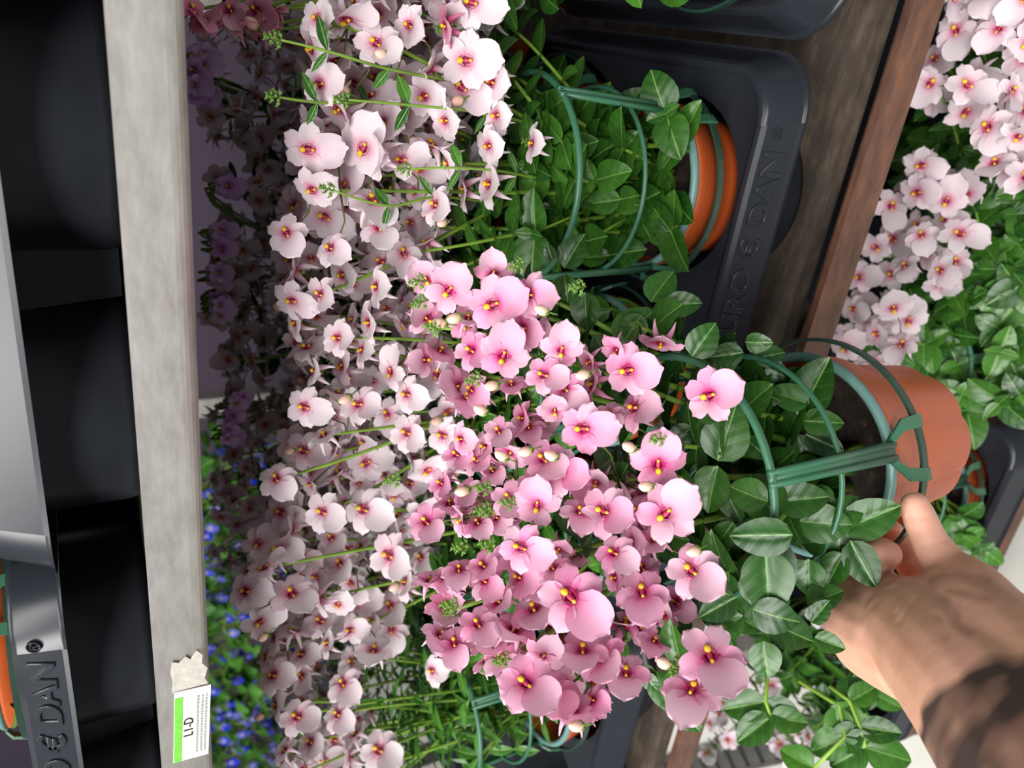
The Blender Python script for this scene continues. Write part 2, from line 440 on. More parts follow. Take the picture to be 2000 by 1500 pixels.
def strut_mesh():
    mb = MB(); H = POT_H
    # a trough of two rails with a web between, rising from the rim
    P0, P1 = Vector((.0545, 0, H+.002)), Vector((.0585, 0, H+.088))
    for s in (-1, 1):
        a, b = P0 + Vector((0, s*.0032, 0)), P1 + Vector((0, s*.0024, 0))
        mb.tube([a, b], [.0019, .0015], 6)
    mb.add([P0+Vector((-.0008, -.003, 0)), P0+Vector((-.0008, .003, 0)), P1+Vector((-.0008, .0022, 0)), P1+Vector((-.0008, -.0022, 0)),
            P0+Vector((.0004, -.003, 0)), P0+Vector((.0004, .003, 0)), P1+Vector((.0004, .0022, 0)), P1+Vector((.0004, -.0022, 0))],
           [(0,1,2,3),(7,6,5,4),(0,3,7,4),(1,5,6,2),(3,2,6,7),(0,4,5,1)])
    strut = mesh('strut', mb.V, mb.F, SUPP)
    mb = MB()                                            # clip: two arms that flare and reach over the rim to the lower band
    for s in (-1, 1):
        pts = [(.0535, s*.0035, H+.004), (.0565, s*.0065, H+.0035), (.0585, s*.0115, H-.001), (.0602, s*.0125, H-.010), (.0600, s*.0125, H-.0135)]
        V = []
        for (x, y, z), wd in zip(pts, (.002, .0022, .003, .0032, .003)):
            V += [(x, y - wd, z), (x, y + wd, z), (x - .0016, y + wd, z - .0005), (x - .0016, y - wd, z - .0005)]
        Fc = [(4*i+j, 4*i+(j+1) % 4, 4*i+4+(j+1) % 4, 4*i+4+j) for i in range(4) for j in range(4)] + [(3,2,1,0), (16,17,18,19)]
        mb.add(V, Fc)
    clip = mesh('clip', mb.V, mb.F, SUPP, False)
    mb = MB(); prof = [(.0590, H-.0085), (.0606, H-.0085), (.0606, H-.0125), (.0590, H-.0125), (.0590, H-.0085)]; mb.lathe(prof, 56)
    band = mesh('band', mb.V, mb.F, simple('support_dark_green_plastic', (34, 60, 48), .35), False)
    return strut, clip, band
STRUT, CLIP, BAND = strut_mesh()

def make_pot(root, spin=0.0):
    """pot, soil and wire cage as parts of a plant; the root stands at the pot's base"""
    p = obj('pot', POT, root); obj('rim_ring', RIMRING, p)
    obj('soil', SOILM, root)
    sup = obj('support_band', BAND, root)
    for i in range(3):
        Rz = Matrix.Rotation(spin + i*2*math.pi/3, 4, 'Z')
        obj('strut', STRUT, sup, Rz); obj('clip', CLIP, sup, Rz)
    obj('hoop', HOOP1, sup, Matrix.Translation((0, 0, POT_H+.040)))
    obj('hoop', HOOP2, sup, Matrix.Translation((0, 0, POT_H+.086)))

def grow(root, flowers, nst, leafkind, leafL, kind, full=True, tips=None, leaf_low=.0, leaf_top=.115, explicit=(), rng=None, node=.021, buds=True, sr=.0013, leanto=None):
    """flowers: list of (world point, lip, normal, size). Stems rise from the soil; every flower gets a stalk to one."""
    rng = rng or random
    base = root.location.copy(); soilz = POT_H - .018
    pts = [f[0] for f in flowers]
    # stem tips by farthest-point choice
    chosen = []
    if tips: chosen = list(tips)
    elif pts:
        chosen = [pts[0]]
        while len(chosen) < min(nst, len(pts)):
            chosen.append(max(pts, key=lambda q: min((q - c).length for c in chosen)))
    stems = []
    for k, tp in enumerate(chosen):
        a = 2*math.pi*k/max(1, len(chosen)) + rng.uniform(-.5, .5); r = rng.uniform(.006, .034)
        b = base + Vector((r*math.cos(a), r*math.sin(a), soilz))
        out = tp - b; hor = Vector((out.x, out.y, 0))
        back = (tp - CAM).normalized() * .012
        c1 = b + Vector((0, 0, out.z*.42)) + hor*.18; c2 = tp - Vector((0, 0, out.z*.28)) - hor*.12 + back
        P = bez(b, c1, c2, tp + back*.8, 14)
        stems.append(P)
        mb = MB(); mb.tube([q - base for q in P], [sr*1.35 - sr*.75*i/14 for i in range(15)], 6)
        mb.build('stem', STEM, root)
        # bud cluster at the tip
        if buds:
            d = (P[-1] - P[-3]).normalized()
            obj('bud_cluster', BUDC, root, frame(P[-1] - base, d.orthogonal(), d, rng.uniform(.0032, .0046)))
        # opposite leaves at the nodes
        L = sum((P[i+1]-P[i]).length for i in range(14)); dacc = rng.uniform(.0, node); acc = 0; odd = rng.random() < .5
        for i in range(14):
            seg = (P[i+1]-P[i]); acc += seg.length
            if acc > dacc:
                dacc += node * rng.uniform(.8, 1.25); odd = not odd
                h = P[i+1].z - base.z - POT_H
                if h < leaf_low or h > leaf_top: continue
                t = seg.normalized(); s1 = t.orthogonal().normalized(); s1 = Quaternion(t, rng.uniform(-.5, .5) + (math.pi/2 if odd else 0)) @ s1
                sz = leafL * (1 - .55*max(0, h)/.2) * rng.uniform(.75, 1.2)
                for sg in (-1, 1):
                    d = (s1*sg + t*rng.uniform(.15, .7)).normalized()
                    leaf(root, P[i+1] - base, d, (t - d*t.dot(d)) + Vector((0, 0, .3)), sz, leafkind)
    # flower stalks, one mesh: far too thin to pick apart
    mb = MB()
    for (p, lip, nrm, size) in flowers:
        bp = p - nrm.normalized()*size*.16
        best = None
        for P in stems:
            for q in P[6:]:
                e = (q - bp).length + max(0, q.z - bp.z + .004)*2.5
                if best is None or e < best[0]: best = (e, q)
        if best and best[0] < .16:
            q = best[1]; md = (q + bp)*.5 + Vector((0, 0, -.004))
            mb.tube([q - base, md - base, bp - base], [.0006, .00045, .0005], 5)
        flower(root, p - base, lip, nrm, size, kind, full)
    if mb.V: tag(mb.build('flower_stalks', STEMD, root), kind='stuff')
    return stems

def flower_at(px, py, d, size_px, ang, tilt, yaw=0):
    p = atd(px, py, d); l, n = view_frame(p, ang, tilt, yaw)
    return (p, l, n, size_px / F_PX * (p - CAM).dot(FWD))

# ================================================================== SETTING: trolley shelves and floor
FLOOR_Z = -.62
mb = MB(); mb.box((-4, -2.5, FLOOR_Z - .05), (3, 4.5, FLOOR_Z)); tag(mb.build('floor', CONC, smooth=False), kind='structure', label='pale grey concrete floor of the sales hall')
# sunken drain with cross bars, seen past the lower shelf
A, B = onz(1345, 1497, FLOOR_Z), onz(1850, 1372, FLOOR_Z)
dr = (B - A); ang = math.atan2(dr.y, dr.x)
root = empty('floor_drain', (A + B) / 2 + Vector((0, 0, .0))); root.rotation_euler = (0, 0, ang)
tag(root, 'dark slotted metal drain channel set in the pale floor', 'drain')
mb = MB(); mb.box((-.9, -.025, 0), (.9, .025, .004)); mb.build('channel', INK, root, smooth=False)
for s in (-1, 1):
    mb = MB(); mb.box((-.9, s*.026-.004, 0), (.9, s*.026+.004, .010)); mb.build('edge_bar', DRAIN, root, smooth=False)
mb = MB(); mb.box((-.016, -.023, .003), (.016, .023, .009)); bar = mesh('cross_bar', mb.V, mb.F, DRAIN, False)
for i in range(40): obj('cross_bar', bar, root, Matrix.Translation((-.87 + i*.0445, 0, 0)))

SX0, SX1, SY0, SY1 = -.85, .50, .30, .865
def shelf(name, z, rail, label, kind, SX0=-.85):
    r = empty(name, ((SX0+SX1)/2, SY0, z)); tag(r, label, 'shelf')
    w2 = (SX1-SX0)/2
    mb = MB(); mb.box((-w2+.004, .022, -.012), (w2-.004, SY1-SY0-.006, 0)); mb.build('board', WOOD, r, smooth=False)
    def prof(y0, y1, nm):
        mb = MB()
        if kind == 'rust': P = [(y0, .004), (y0, -.021), (y0+.001, -.022), (y0+.022, -.022), (y0+.022, -.0175), (y0+.0045, -.0175), (y0+.0045, .004)]
        else:
            P = [(y0, .0045), (y0-.0005, -.013)]
            for i in range(7): a = i/6*math.pi/2; P.append((y0-.0005 + .007*(1-math.cos(a)), -.013 - .007*math.sin(a)))
            P += [(y0+.026, -.020), (y0+.026, -.0165), (y0+.005, -.0165), (y0+.003, -.012), (y0+.003, .0045)]
        if y1 < 0: P = [(y0*2 - q[0], q[1]) for q in P]
        n = len(P); V = []
        for x in (-w2, w2):
            for q in P: V.append((x, q[0], q[1]))
        Fc = [(i, (i+1) % n, n+(i+1) % n, n+i) for i in range(n)] + [tuple(range(n-1, -1, -1)), tuple(range(n, 2*n))]
        mb.add(V, Fc); o = mb.build('front_rail' if y1 > 0 else 'back_rail', rail, r, smooth=False)
        if kind != 'rust':
            for p in o.data.polygons: p.use_smooth = False
        return o
    prof(0, 1, 'f'); prof(SY1-SY0, -1, 'b')
    for s in (-1, 1):
        mb = MB(); x = s*(w2-.002); mb.box((x-.002, .005, -.02), (x+.002, SY1-SY0-.005, .003)); mb.build('end_rail', rail, r, smooth=False)
    return r
shelf('trolley_shelf', 0.0, RUST, 'brown plywood trolley shelf with rusty steel front edge, middle level', 'rust')
up_shelf = shelf('trolley_shelf', .386, GALV, 'upper trolley shelf with galvanised steel front rail carrying a price sticker', 'galv')
shelf('trolley_shelf', -.395, RUST, 'lowest trolley shelf, mostly hidden under pale flowers', 'rust', -.685)
for x in (SX0-.02, SX1+.02):
    mb = MB(); mb.box((x-.016, .60, FLOOR_Z), (x+.016, .632, 1.1)); o = mb.build('trolley_post', GALV, smooth=False)
    tag(o, 'galvanised steel trolley post at the %s end of the shelves' % ('left' if x < 0 else 'right'), 'post')

# sticker on the upper rail: white paper, green strip, L1-D and small print
def text_mesh(s, size, ext, name, mat, bold=0.0, bev=0.0, align='CENTER'):
    c = bpy.data.curves.new(name, 'FONT'); c.body = s; c.size = size; c.extrude = ext; c.offset = bold; c.bevel_depth = bev; c.bevel_resolution = 1
    c.align_x = align; c.align_y = 'CENTER'
    o = bpy.data.objects.new(name, c); COL.objects.link(o)
    bpy.context.view_layer.update()
    me = bpy.data.meshes.new_from_object(o.evaluated_get(bpy.context.evaluated_depsgraph_get()))
    bpy.data.objects.remove(o); me.materials.clear(); me.materials.append(mat); me.name = name
    return me
FRONT = Matrix.Rotation(math.pi/2, 4, 'X')               # text plane facing -Y
s0, s1 = ony(372, 1345, .299), ony(372, 1480, .299)
scx = (s0.x + s1.x)/2; sw = abs(s0.x - s1.x)
st = empty('price_sticker', (scx, .2985, .376)); tag(st, 'torn white paper sticker printed L1-D with green strip on steel rail', 'sticker')
st.rotation_euler = (0, R_(3), 0)
mb = MB(); mb.box((-sw/2, .0000, -.0085), (sw/2, .0006, .0080)); mb.build('paper', WHITE, st, smooth=False)
mb = MB(); mb.box((-sw/2, -.0002, .0042), (sw*.42, .0003, .0078)); mb.build('green_strip', GREENP, st, smooth=False)
obj('lettering', text_mesh('L1-D', .0062, .00004, 'lettering', INK, .00006), st, Matrix.Translation((-.001, -.0003, .0012)) @ FRONT)
for i, zz in enumerate((-.0028, -.0048, -.0066)):
    mb = MB(); x = -sw*.42
    rs = random.Random(i)
    while x < sw*.4:
        d = rs.uniform(.0006, .002); mb.box((x, -.0002, zz-.0005), (x+d, .0003, zz+.0005)); x += d + .0005
    tag(mb.build('small_print', GREYINK, st, smooth=False), kind='stuff')
# remains of an older torn label beside it
mb = MB(); pts = [(.0, .0078), (.006, .0072), (.012, .008), (.019, .0070), (.0175, .004), (.0205, .001), (.018, -.001), (.0225, -.004), (.019, -.0065), (.014, -.006), (.010, -.0085), (.004, -.007), (.0, -.0085)]
V = [(x, -.0003, z) for x, z in pts] + [(x, .0003, z) for x, z in pts]; n = len(pts)
mb.add(V, [tuple(range(n-1, -1, -1)), tuple(range(n, 2*n))] + [(i, (i+1) % n, n+(i+1) % n, n+i) for i in range(n)])
o = mb.build('label_residue', simple('old_paper', (178, 174, 165), .8, var=.15, nscale=260), smooth=False)
o.location = (scx + sw/2 + .001, .2988, .376); tag(o, 'worn grey paper residue of an old label beside the sticker', 'label')

# ================================================================== TRAYS
def tray(name, cx, y0, z, length, depth, holes, label, textx=None, rotz=0.0, blocks=()):
    """y0: outer front edge of the flange; origin at the front centre of the tray on the shelf"""
    r = empty(name, (cx, y0, z)); r.rotation_euler = (0, 0, rotz); tag(r, label, 'tray', 'black plant trays on the trolley')
    TOP = .063
    def loop(off, zz, rad, n=7):
        x0, x1, ya, yb = -length/2 + off, length/2 - off, off, depth - off
        out = []
        for (ccx, ccy, a0) in ((x1-rad, yb-rad, 0), (x0+rad, yb-rad, 90), (x0+rad, ya+rad, 180), (x1-rad, ya+rad, 270)):
            for i in range(n+1):
                a = R_(a0 + 90*i/n); out.append(Vector((ccx + rad*math.cos(a), ccy + rad*math.sin(a), zz)))
        return out
    loops = [loop(0, .0395, .034), loop(.0015, .0395, .034), loop(.003, .0418, .033), loop(.0090, .0600, .030), loop(.0110, .0625, .029), loop(.0135, TOP, .028), loop(.0152, .0622, .027), loop(.0168, .0610, .026)]
    bm = bmesh.new(); rings = [[bm.verts.new(v) for v in L] for L in loops]
    n = len(loops[0])
    for a, b in zip(rings, rings[1:]):
        for i in range(n): bm.faces.new((a[i], a[(i+1) % n], b[(i+1) % n], b[i]))
    edges = [bm.edges.get((rings[-1][i], rings[-1][(i+1) % n])) for i in range(n)]
    hr = .0570
    for (hx, hy) in holes:
        hv = [bm.verts.new((hx + hr*math.cos(2*math.pi*i/36), hy + hr*math.sin(2*math.pi*i/36), .0610)) for i in range(36)]
        edges += [bm.edges.new((hv[i], hv[(i+1) % 36])) for i in range(36)]
    bmesh.ops.triangle_fill(bm, use_beauty=True, use_dissolve=False, edges=edges)
    bmesh.ops.recalc_face_normals(bm, faces=bm.faces[:])
    me = bpy.data.meshes.new('tray_body'); bm.to_mesh(me); bm.free(); me.materials.append(BLACKP)
    for p in me.polygons: p.use_smooth = p.area < .0004
    obj('tray_body', me, r)
    for (hx, hy) in holes: obj('cup', CUP, r, Matrix.Translation((hx, hy, 0)))
    for (bx, by) in blocks: obj('foot', FOOT, r, Matrix.Translation((bx, by, 0)))
    if textx is not None:
        tl = math.atan2(.0060, .0182)
        M4 = Matrix.Translation((textx, .0058, .0508)) @ Matrix.Rotation(-tl, 4, 'X') @ FRONT
        obj('lettering', TEXT, r, M4); obj('registered_mark', REGM, r, M4)
    return r
_m = MB(); _m.lathe([(.0572, .061), (.0565, .058), (.0558, .0555), (.0553, .006), (.0540, .001), (.034, .001), (.031, .004), (.0, .004)], 48)
CUP = mesh('cup', _m.V, _m.F, BLACKP)
_m = MB(); _m.add([(-.020, -.014, .061), (.020, -.014, .061), (.020, .014, .061), (-.020, .014, .061), (-.014, -.009, .002), (.014, -.009, .002), (.014, .009, .002), (-.014, .009, .002)],
                  [(0,1,5,4), (1,2,6,5), (2,3,7,6), (3,0,4,7), (4,5,6,7)])
FOOT = mesh('foot', _m.V, _m.F, BLACKP, False)
TEXT = text_mesh('EURO \u20ac DAN', .0165, .0005, 'lettering', BLACKP, .0001, .0005)
_xs = [v.co.x for v in TEXT.vertices]; _w = max(_xs) - min(_xs)
for v in TEXT.vertices: v.co.x *= .122 / _w
REGM = text_mesh('\u00ae', .009, .0006, 'registered_mark', BLACKP, 0, 0)
for v in REGM.vertices: v.co.x += .071; v.co.y += .002

PIT = .130
TL, TD = .415, .300
def holes_for(length):
    hs = []
    for row, y in enumerate((.066, .198)):
        for i in range(3):
            hs.append((-length/2 + .075 + i*PIT + (.0 if row else 0), y))
    return hs
def tray_holes(xo0, xo1): # x offsets of the front and back rows from the tray's right end
    return [(TL/2 - xo0 - i*PIT, .0750) for i in range(3)] + [(TL/2 - xo1 - i*PIT, .201) for i in range(3)]
TRX = .012                       # right end of the main tray
H0 = tray_holes(.0875, .0800)
tc = TRX - TL/2
tray('plant_tray', tc, .317, 0, TL, TD, H0, 'black plastic tray lettered EURO DAN on the middle plywood shelf, behind the held pot', textx=-.102 - tc)
tray('plant_tray', TRX + .006 + TL/2, .311, 0, TL, TD, H0, 'black plastic tray cut off by the top of the picture, middle shelf')
tray('plant_tray', TRX - .012 - TL*1.5, .319, 0, TL, TD, H0, 'black plastic tray on the middle shelf at the bottom of the picture')
# upper shelf
UZ = .386
e = ony(104, 1085, .325); e.x -= .022
UB = ((-.0, .13),)
tray('plant_tray', e.x + TL/2, .318, UZ, TL, TD, H0, 'black plastic tray with rounded corner on the upper shelf above the steel rail', textx=.060, blocks=((.06, .066), (-.07, .066)))
tray('plant_tray', e.x - TL/2 - .003, .336, UZ, TL, TD, H0, 'black plastic tray lettered EURO DAN on the upper shelf beside the green foliage', textx=TL/2-.105, rotz=R_(-2), blocks=((.06, .066), (-.07, .066)))
# lower shelf
LZ = -.395
LTX = -.262
tray('plant_tray', LTX - TL/2, .285, LZ, TL, TD, H0, 'black plastic tray on the lowest shelf beside the hand')
tray('plant_tray', LTX + .012 + TL/2, .290, LZ, TL, TD, H0, 'black plastic tray hidden below pale flowers on the lowest shelf')

# ================================================================== PLANTS
GR = 'potted pink flowering plants'
def plant_root(x, y, z, label, spin=0.0, cat='potted plant', name='potted_diascia'):
    r = empty(name, (x, y, z)); tag(r, label, cat, GR); make_pot(r, spin); return r

# ---- the held plant
hc = atd(1568, 888, .432)
HB = Vector((hc.x, hc.y, hc.z - POT_H))
held = plant_root(HB.x, HB.y, HB.z, 'deep pink flowering plant in an orange pot held up by the hand', math.atan2(CAM.y - HB.y, CAM.x - HB.x) + R_(-7))
Z1 = [(345,320,240,-50,20),(580,395,280,-20,20),(465,640,200,30,35),(635,670,250,-70,20),(585,230,190,-90,35),(225,260,200,-110,40),
(945,640,210,-80,25),(850,770,190,20,15),(965,840,210,45,25),(1300,745,260,-10,25),(1110,820,230,0,72),(1335,945,240,10,50),(1735,880,270,-15,25),
(1475,600,220,-80,68),(1060,1055,250,0,15),(610,1070,160,60,30),(1460,1250,270,-90,20),(495,1225,170,30,50),(305,1345,160,30,45),(665,1425,190,60,30),
(815,1465,230,-80,25),(850,1220,220,45,25),(770,1050,170,70,55),(735,1000,170,10,55),(400,830,220,170,45),(440,890,200,90,55),(520,880,160,60,70),
(230,470,200,-140,45),(220,690,170,180,45),(300,640,180,120,55),(775,345,230,0,40),(740,520,220,0,35),(1095,700,170,-30,60),(1240,640,180,-60,50),
(1130,1340,190,-80,55),(1270,1420,220,0,66),(410,1110,170,0,55),(910,960,180,-90,45),(450,470,170,90,55),(940,1290,230,10,25),(580,1280,160,60,55),(680,820,160,90,55)]
Z2 = [(225,325,190,50,25),(350,230,170,90,55),(730,460,240,20,15),(1225,490,200,30,25),(1170,270,260,20,25),(1500,285,290,-40,12),(1640,585,270,40,20),
(990,725,330,45,12),(1375,700,260,80,25),(535,640,190,45,40),(245,640,180,90,60),(500,870,200,60,25),(375,970,190,80,25),(755,1185,280,40,15),(1290,870,290,90,68),
(1160,1050,260,60,45),(1290,1130,230,90,35),(1735,1040,320,70,18),(1640,1220,280,110,35),(1060,1010,250,90,40),(800,790,260,70,50),(820,640,230,40,55),(900,570,180,60,45),
(610,750,200,30,50),(400,580,180,90,45),(530,560,190,45,45),(330,780,210,90,45),(300,930,190,120,45),(880,1230,280,70,40),(1000,1330,240,90,45),(1090,1280,210,45,55),
(1440,960,170,120,55),(1320,430,220,0,55),(1440,420,190,60,45),(1040,270,190,90,40),(690,900,230,120,50),(1230,620,180,0,55),(850,1040,200,-60,45),(570,960,220,80,55),
(930,470,160,-60,55),(500,330,170,60,50),(440,160,160,60,45),(620,1050,200,60,40),(720,620,210,20,50),(600,300,180,40,50)]
hf = []
def hd(px, py, tilt):
    return .325 + .028*max(0, (1050-px)/250) + .0006*max(0, tilt-15) + random.uniform(-.004, .006)
for off, Z in ((450, Z1), (900, Z2)):
    for (zx, zy, s, a, t) in Z:
        px, py = 750 + zx/2.727, off + zy/2.727
        hf.append(flower_at(px, py, hd(px, py, t), s/2.727*1.18, a, t, random.uniform(-12, 12)))
HP = [(800,520),(960,500),(1040,620),(1130,700),(1270,760),(1300,900),(1340,1000),(1340,1150),(1250,1300),(1150,1390),(1000,1360),(900,1260),(860,1150),(900,1020),(850,900),(960,860),(900,740),(830,680)]
rh = random.Random(8)
def inpoly(x, y, P):
    c = False; j = len(P) - 1
    for i in range(len(P)):
        if (P[i][1] > y) != (P[j][1] > y) and x < (P[j][0]-P[i][0])*(y-P[i][1])/(P[j][1]-P[i][1]) + P[i][0]: c = not c
        j = i
    return c
cnt = 0
while cnt < 46:
    x, y = rh.uniform(800, 1340), rh.uniform(500, 1390)
    if inpoly(x, y, HP): cnt += 1; hf.append(flower_at(x, y, hd(x, y, 0) + rh.uniform(.018, .045), rh.uniform(62, 82), rh.gauss(30, 50), rh.uniform(10, 65), rh.uniform(-20, 20)))
tips = [atd(x, y, d) for x, y, d in ((1385,800,.35),(1250,640,.36),(830,560,.37),(860,640,.365),(935,735,.36),(1010,940,.35),(960,1000,.345),(890,1190,.35),(960,1300,.345),(1330,1300,.34),(1290,870,.35),(1100,1080,.35),(1210,940,.35),(1060,700,.36),(1150,1300,.345),(1400,1130,.345),(1000,560,.37))]
grow(held, hf, 0, 'deep', .027, 'pink', True, tips=tips, leaf_low=.005, leaf_top=.15, sr=.0017)
HL = []
for (x, y, L, a) in [(650,535,310,-58),(668,555,160,172),(668,555,185,2),(640,620,160,75),(680,620,180,25),(255,750,270,-72),(390,640,140,40),(255,775,230,112),(280,870,180,65),
 (500,1060,240,-115),(548,1100,230,180),(470,1120,290,68),(540,950,230,-5),(655,1045,215,5),(865,1085,270,-22),(830,1060,170,-50),(850,1090,240,92),(900,1140,230,62),(870,1200,190,125),
 (560,460,150,205),(430,400,110,-50),(430,250,140,-10),(130,240,180,-55),(380,220,160,170),(390,170,120,0),(450,270,150,30),(370,500,100,140),(330,1240,210,70),(780,1140,150,170),
 (830,950,160,190),(700,470,190,200),(600,790,190,150),(560,900,180,160),(760,760,150,160),(640,330,170,150),(250,560,160,-140),(330,1050,160,120),(420,1340,170,60),(700,1230,180,95)]:
    HL.append((1300 + x/2.5, 600 + y/2.5, L/2.5, a, .346 + .034*(x/900) if (x < 400 or y > 880) else .400))
for (x, y, L, a) in [(850,320,180,78),(890,475,190,25),(1075,480,120,-50),(500,610,220,-112),(405,690,160,75),(490,815,150,60),(740,230,190,62),(1090,545,120,20),(1060,400,150,-25),(870,560,150,85),(400,690,90,160),(350,700,90,60),
 (700,420,160,30),(620,360,150,80),(780,450,150,150),(960,330,150,120)]:
    HL.append((1100 + x/2.222, 1000 + y/2.222, L/2.222, a, .368))
for (x, y, L, a) in [(960,200,190,-62),(960,230,180,88),(900,160,90,-110),(1070,330,190,92),(1420,380,200,-62),(1490,400,190,-5),(1620,670,180,-45),(1610,590,130,120),(1230,590,240,-35),(1780,760,180,-60),(1120,560,150,60),(1370,450,160,120),(1330,1150,170,80),(1700,1230,190,100),(1650,1050,170,140),(1790,1180,190,-80)]:
    HL.append((750 + x/2.727, 450 + y/2.727, L/2.727, a, .376))
HL += [(1515, 1015, 105, -118, .338), (1548, 1045, 112, 178, .336), (1495, 1075, 118, 85, .338), (1450, 1120, 85, 50, .338), (1440, 1165, 80, 150, .336), (1500, 980, 80, 200, .338), (1470, 1190, 80, 20, .338)]
for (px, py, L, a, d) in HL:
    b = atd(px, py, d + random.uniform(-.008, .008)); n = (CAM - b).normalized()
    td = IX*math.cos(R_(a)) + IY*math.sin(R_(a)); td = td - n*td.dot(n)
    nn = n + Vector((random.uniform(-.35, .35), random.uniform(-.35, .35), random.uniform(0, .5)))
    leaf(held, b - HB, td.normalized() + n*.12, nn, L/F_PX*(b-CAM).dot(FWD)*1.06, 'deep')
for (zx, zy, off) in [(405,455,450),(330,500,450),(605,820,450),(1090,760,450),(870,435,450),(1335,1165,450),(1425,1360,450),(655,1215,450),(785,1170,450),(450,150,900),(1680,470,900),(1790,690,900),(1060,1410,900),(1520,1090,900),(920,1210,450),(545,970,450)]:
    px, py = 750 + zx/2.727, off + zy/2.727
    p = atd(px, py, .325); d = (-IX + IY*random.uniform(-.6, .6) + (CAM-p).normalized()*.6).normalized()
    obj('flower_bud', BUD, held, frame(p - HB, d.orthogonal(), d, .0058))
for (zx, zy, off) in [(220,375,450),(290,530,450),(510,790,450),(210,270,450),(1060,300,450),(740,180,450),(560,150,900),(690,230,900),(440,460,900),(580,460,900),(380,770,900),(660,1060,900),(1490,1110,450),(80,100,900),(560,260,900)]:
    px, py = 750 + zx/2.727, off + zy/2.727
    p = atd(px, py, .322); d = (-IX + IY*random.uniform(-.4, .4) + (CAM-p).normalized()*.5).normalized()
    obj('bud_cluster', BUDC, held, frame(p - HB, d.orthogonal(), d, .0040))

# ---- plants standing on the middle shelf
zt = .003
MAIN = {}
def hole_world(c, y0, k): return c + H0[k][0], y0 + H0[k][1]
defs = [('A', tc, .317, 0, 'pale pink flowering plant with orange pot rim showing just behind the EURO DAN lettering', R_(-90+62)),
        ('A2', tc, .317, 1, 'pale pink flowering plant in the tray directly behind the deep pink held plant', .4),
        ('A3', tc, .317, 2, 'pale pink flowering plant left of the one directly behind the held plant', .9),
        ('B', tc, .317, 3, 'pale pink flowering plant in the back row behind the tray corner, orange rim just showing', 1.2),
        ('B2', tc, .317, 4, 'pale pink flowering plant in the second row behind the held plant', .3),
        ('B3', tc, .317, 5, 'pale pink flowering plant in the second row near the bottom of the picture', .6),
        ('D', TRX+.006+TL/2, .311, 2, 'pale pink flowering plant in the next tray at the top edge of the picture', .2),
        ('D2', TRX+.006+TL/2, .311, 5, 'pinker flowering plant in the back row at the top edge of the picture', .2),
        ('C', TRX-.012-TL*1.5, .319, 0, 'pale flowering plant with long loose grassy stems at the bottom of the picture', R_(-40)),
        ('C2', TRX-.012-TL*1.5, .319, 3, 'pale flowering plant behind the loose grassy one at the bottom of the picture', .8)]
for k, c, y0, h, lab, sp in defs:
    x, y = hole_world(c, y0, h)
    r = plant_root(x, y, zt, lab, sp); MAIN[k] = (r, [])
def inpoly(x, y, P):
    c = False; j = len(P) - 1
    for i in range(len(P)):
        if (P[i][1] > y) != (P[j][1] > y) and x < (P[j][0]-P[i][0])*(y-P[i][1])/(P[j][1]-P[i][1]) + P[i][0]: c = not c
        j = i
    return c
def scatter(poly, mind, tries, rng):
    xs = [p[0] for p in poly]; ys = [p[1] for p in poly]; out = []
    for _ in range(tries):
        x, y = rng.uniform(min(xs), max(xs)), rng.uniform(min(ys), max(ys))
        if inpoly(x, y, poly) and all((x-a)**2 + (y-b)**2 > mind*mind for a, b in out): out.append((x, y))
    return out
rg = random.Random(3)
for i in range(4):
    x = -.045 - .125*i; y = .66
    r = plant_root(x, y, zt, 'dusky pink flowering plant deep in the shade of the middle shelf, %s from the top' % ('first', 'second', 'third', 'fourth')[i], .3*i)
    fl3 = []
    for _ in range(34):
        p = Vector((x + rg.uniform(-.07, .07), y + rg.uniform(-.09, .0), rg.uniform(.20, .315)))
        l, n = view_frame(p, rg.gauss(8, 60), rg.uniform(10, 80), rg.gauss(0, 35)); fl3.append((p, l, n, .022))
    grow(r, fl3, 10, 'fresh', .034, 'pale', False, leaf_low=0, leaf_top=.22, node=.011, rng=rg)

PF = [(585,-30),(1000,-30),(960,60),(930,180),(960,330),(880,420),(850,520),(830,640),(870,760),(900,900),(850,1010),(820,1130),(770,1200),(760,1290),(690,1330),(740,1420),(800,1530),(560,1530),(540,1400),(520,1290),(500,1200),(490,1080),(545,1000),(560,900),(590,800),(570,640),(545,500),(580,380),(590,200)]
fixed = [(910,118,100,0,12),(960,160,85,20,40),(735,85,85,40,25),(970,225,70,-10,40),(955,285,75,-10,50),(955,360,90,10,65),(1040,280,70,0,70),(625,165,80,-10,30),(710,290,100,-60,20),(735,300,95,0,60),(610,370,80,-20,40),(740,445,75,60,30),(560,455,75,60,25),(850,400,75,30,50),(800,50,75,30,40),(870,235,75,0,45),(620,35,70,10,40),(645,485,70,30,45),(865,850,72,10,25),(795,845,72,20,30),(795,770,70,10,40),(700,790,75,10,25),(595,795,75,10,20),(660,660,70,0,40),(625,575,70,30,40),(720,630,80,0,68),(735,560,80,0,70),(480,1155,75,10,30),(570,1160,85,60,30),(760,1085,85,20,30),(630,1000,75,20,25),(710,995,85,20,25),(540,935,70,60,30),(845,1310,60,0,50),(740,1465,75,30,20),(580,1400,70,30,25),(660,1395,65,40,40),(670,1335,70,60,35),(730,1270,70,100,40),(790,1135,75,20,55)]
def assign(f):
    p = f[0]; best = min(MAIN.values(), key=lambda v: (v[0].location.x - p.x)**2 + ((v[0].location.y - .02 - p.y)*.9)**2); best[1].append(f)
taken = []
for (x, y, s, a, t) in fixed:
    d = (ony(x, y, .365) - CAM).length
    assign(flower_at(x, y, d, s*1.15, a, t, rg.uniform(-15, 15))); taken.append((x, y))
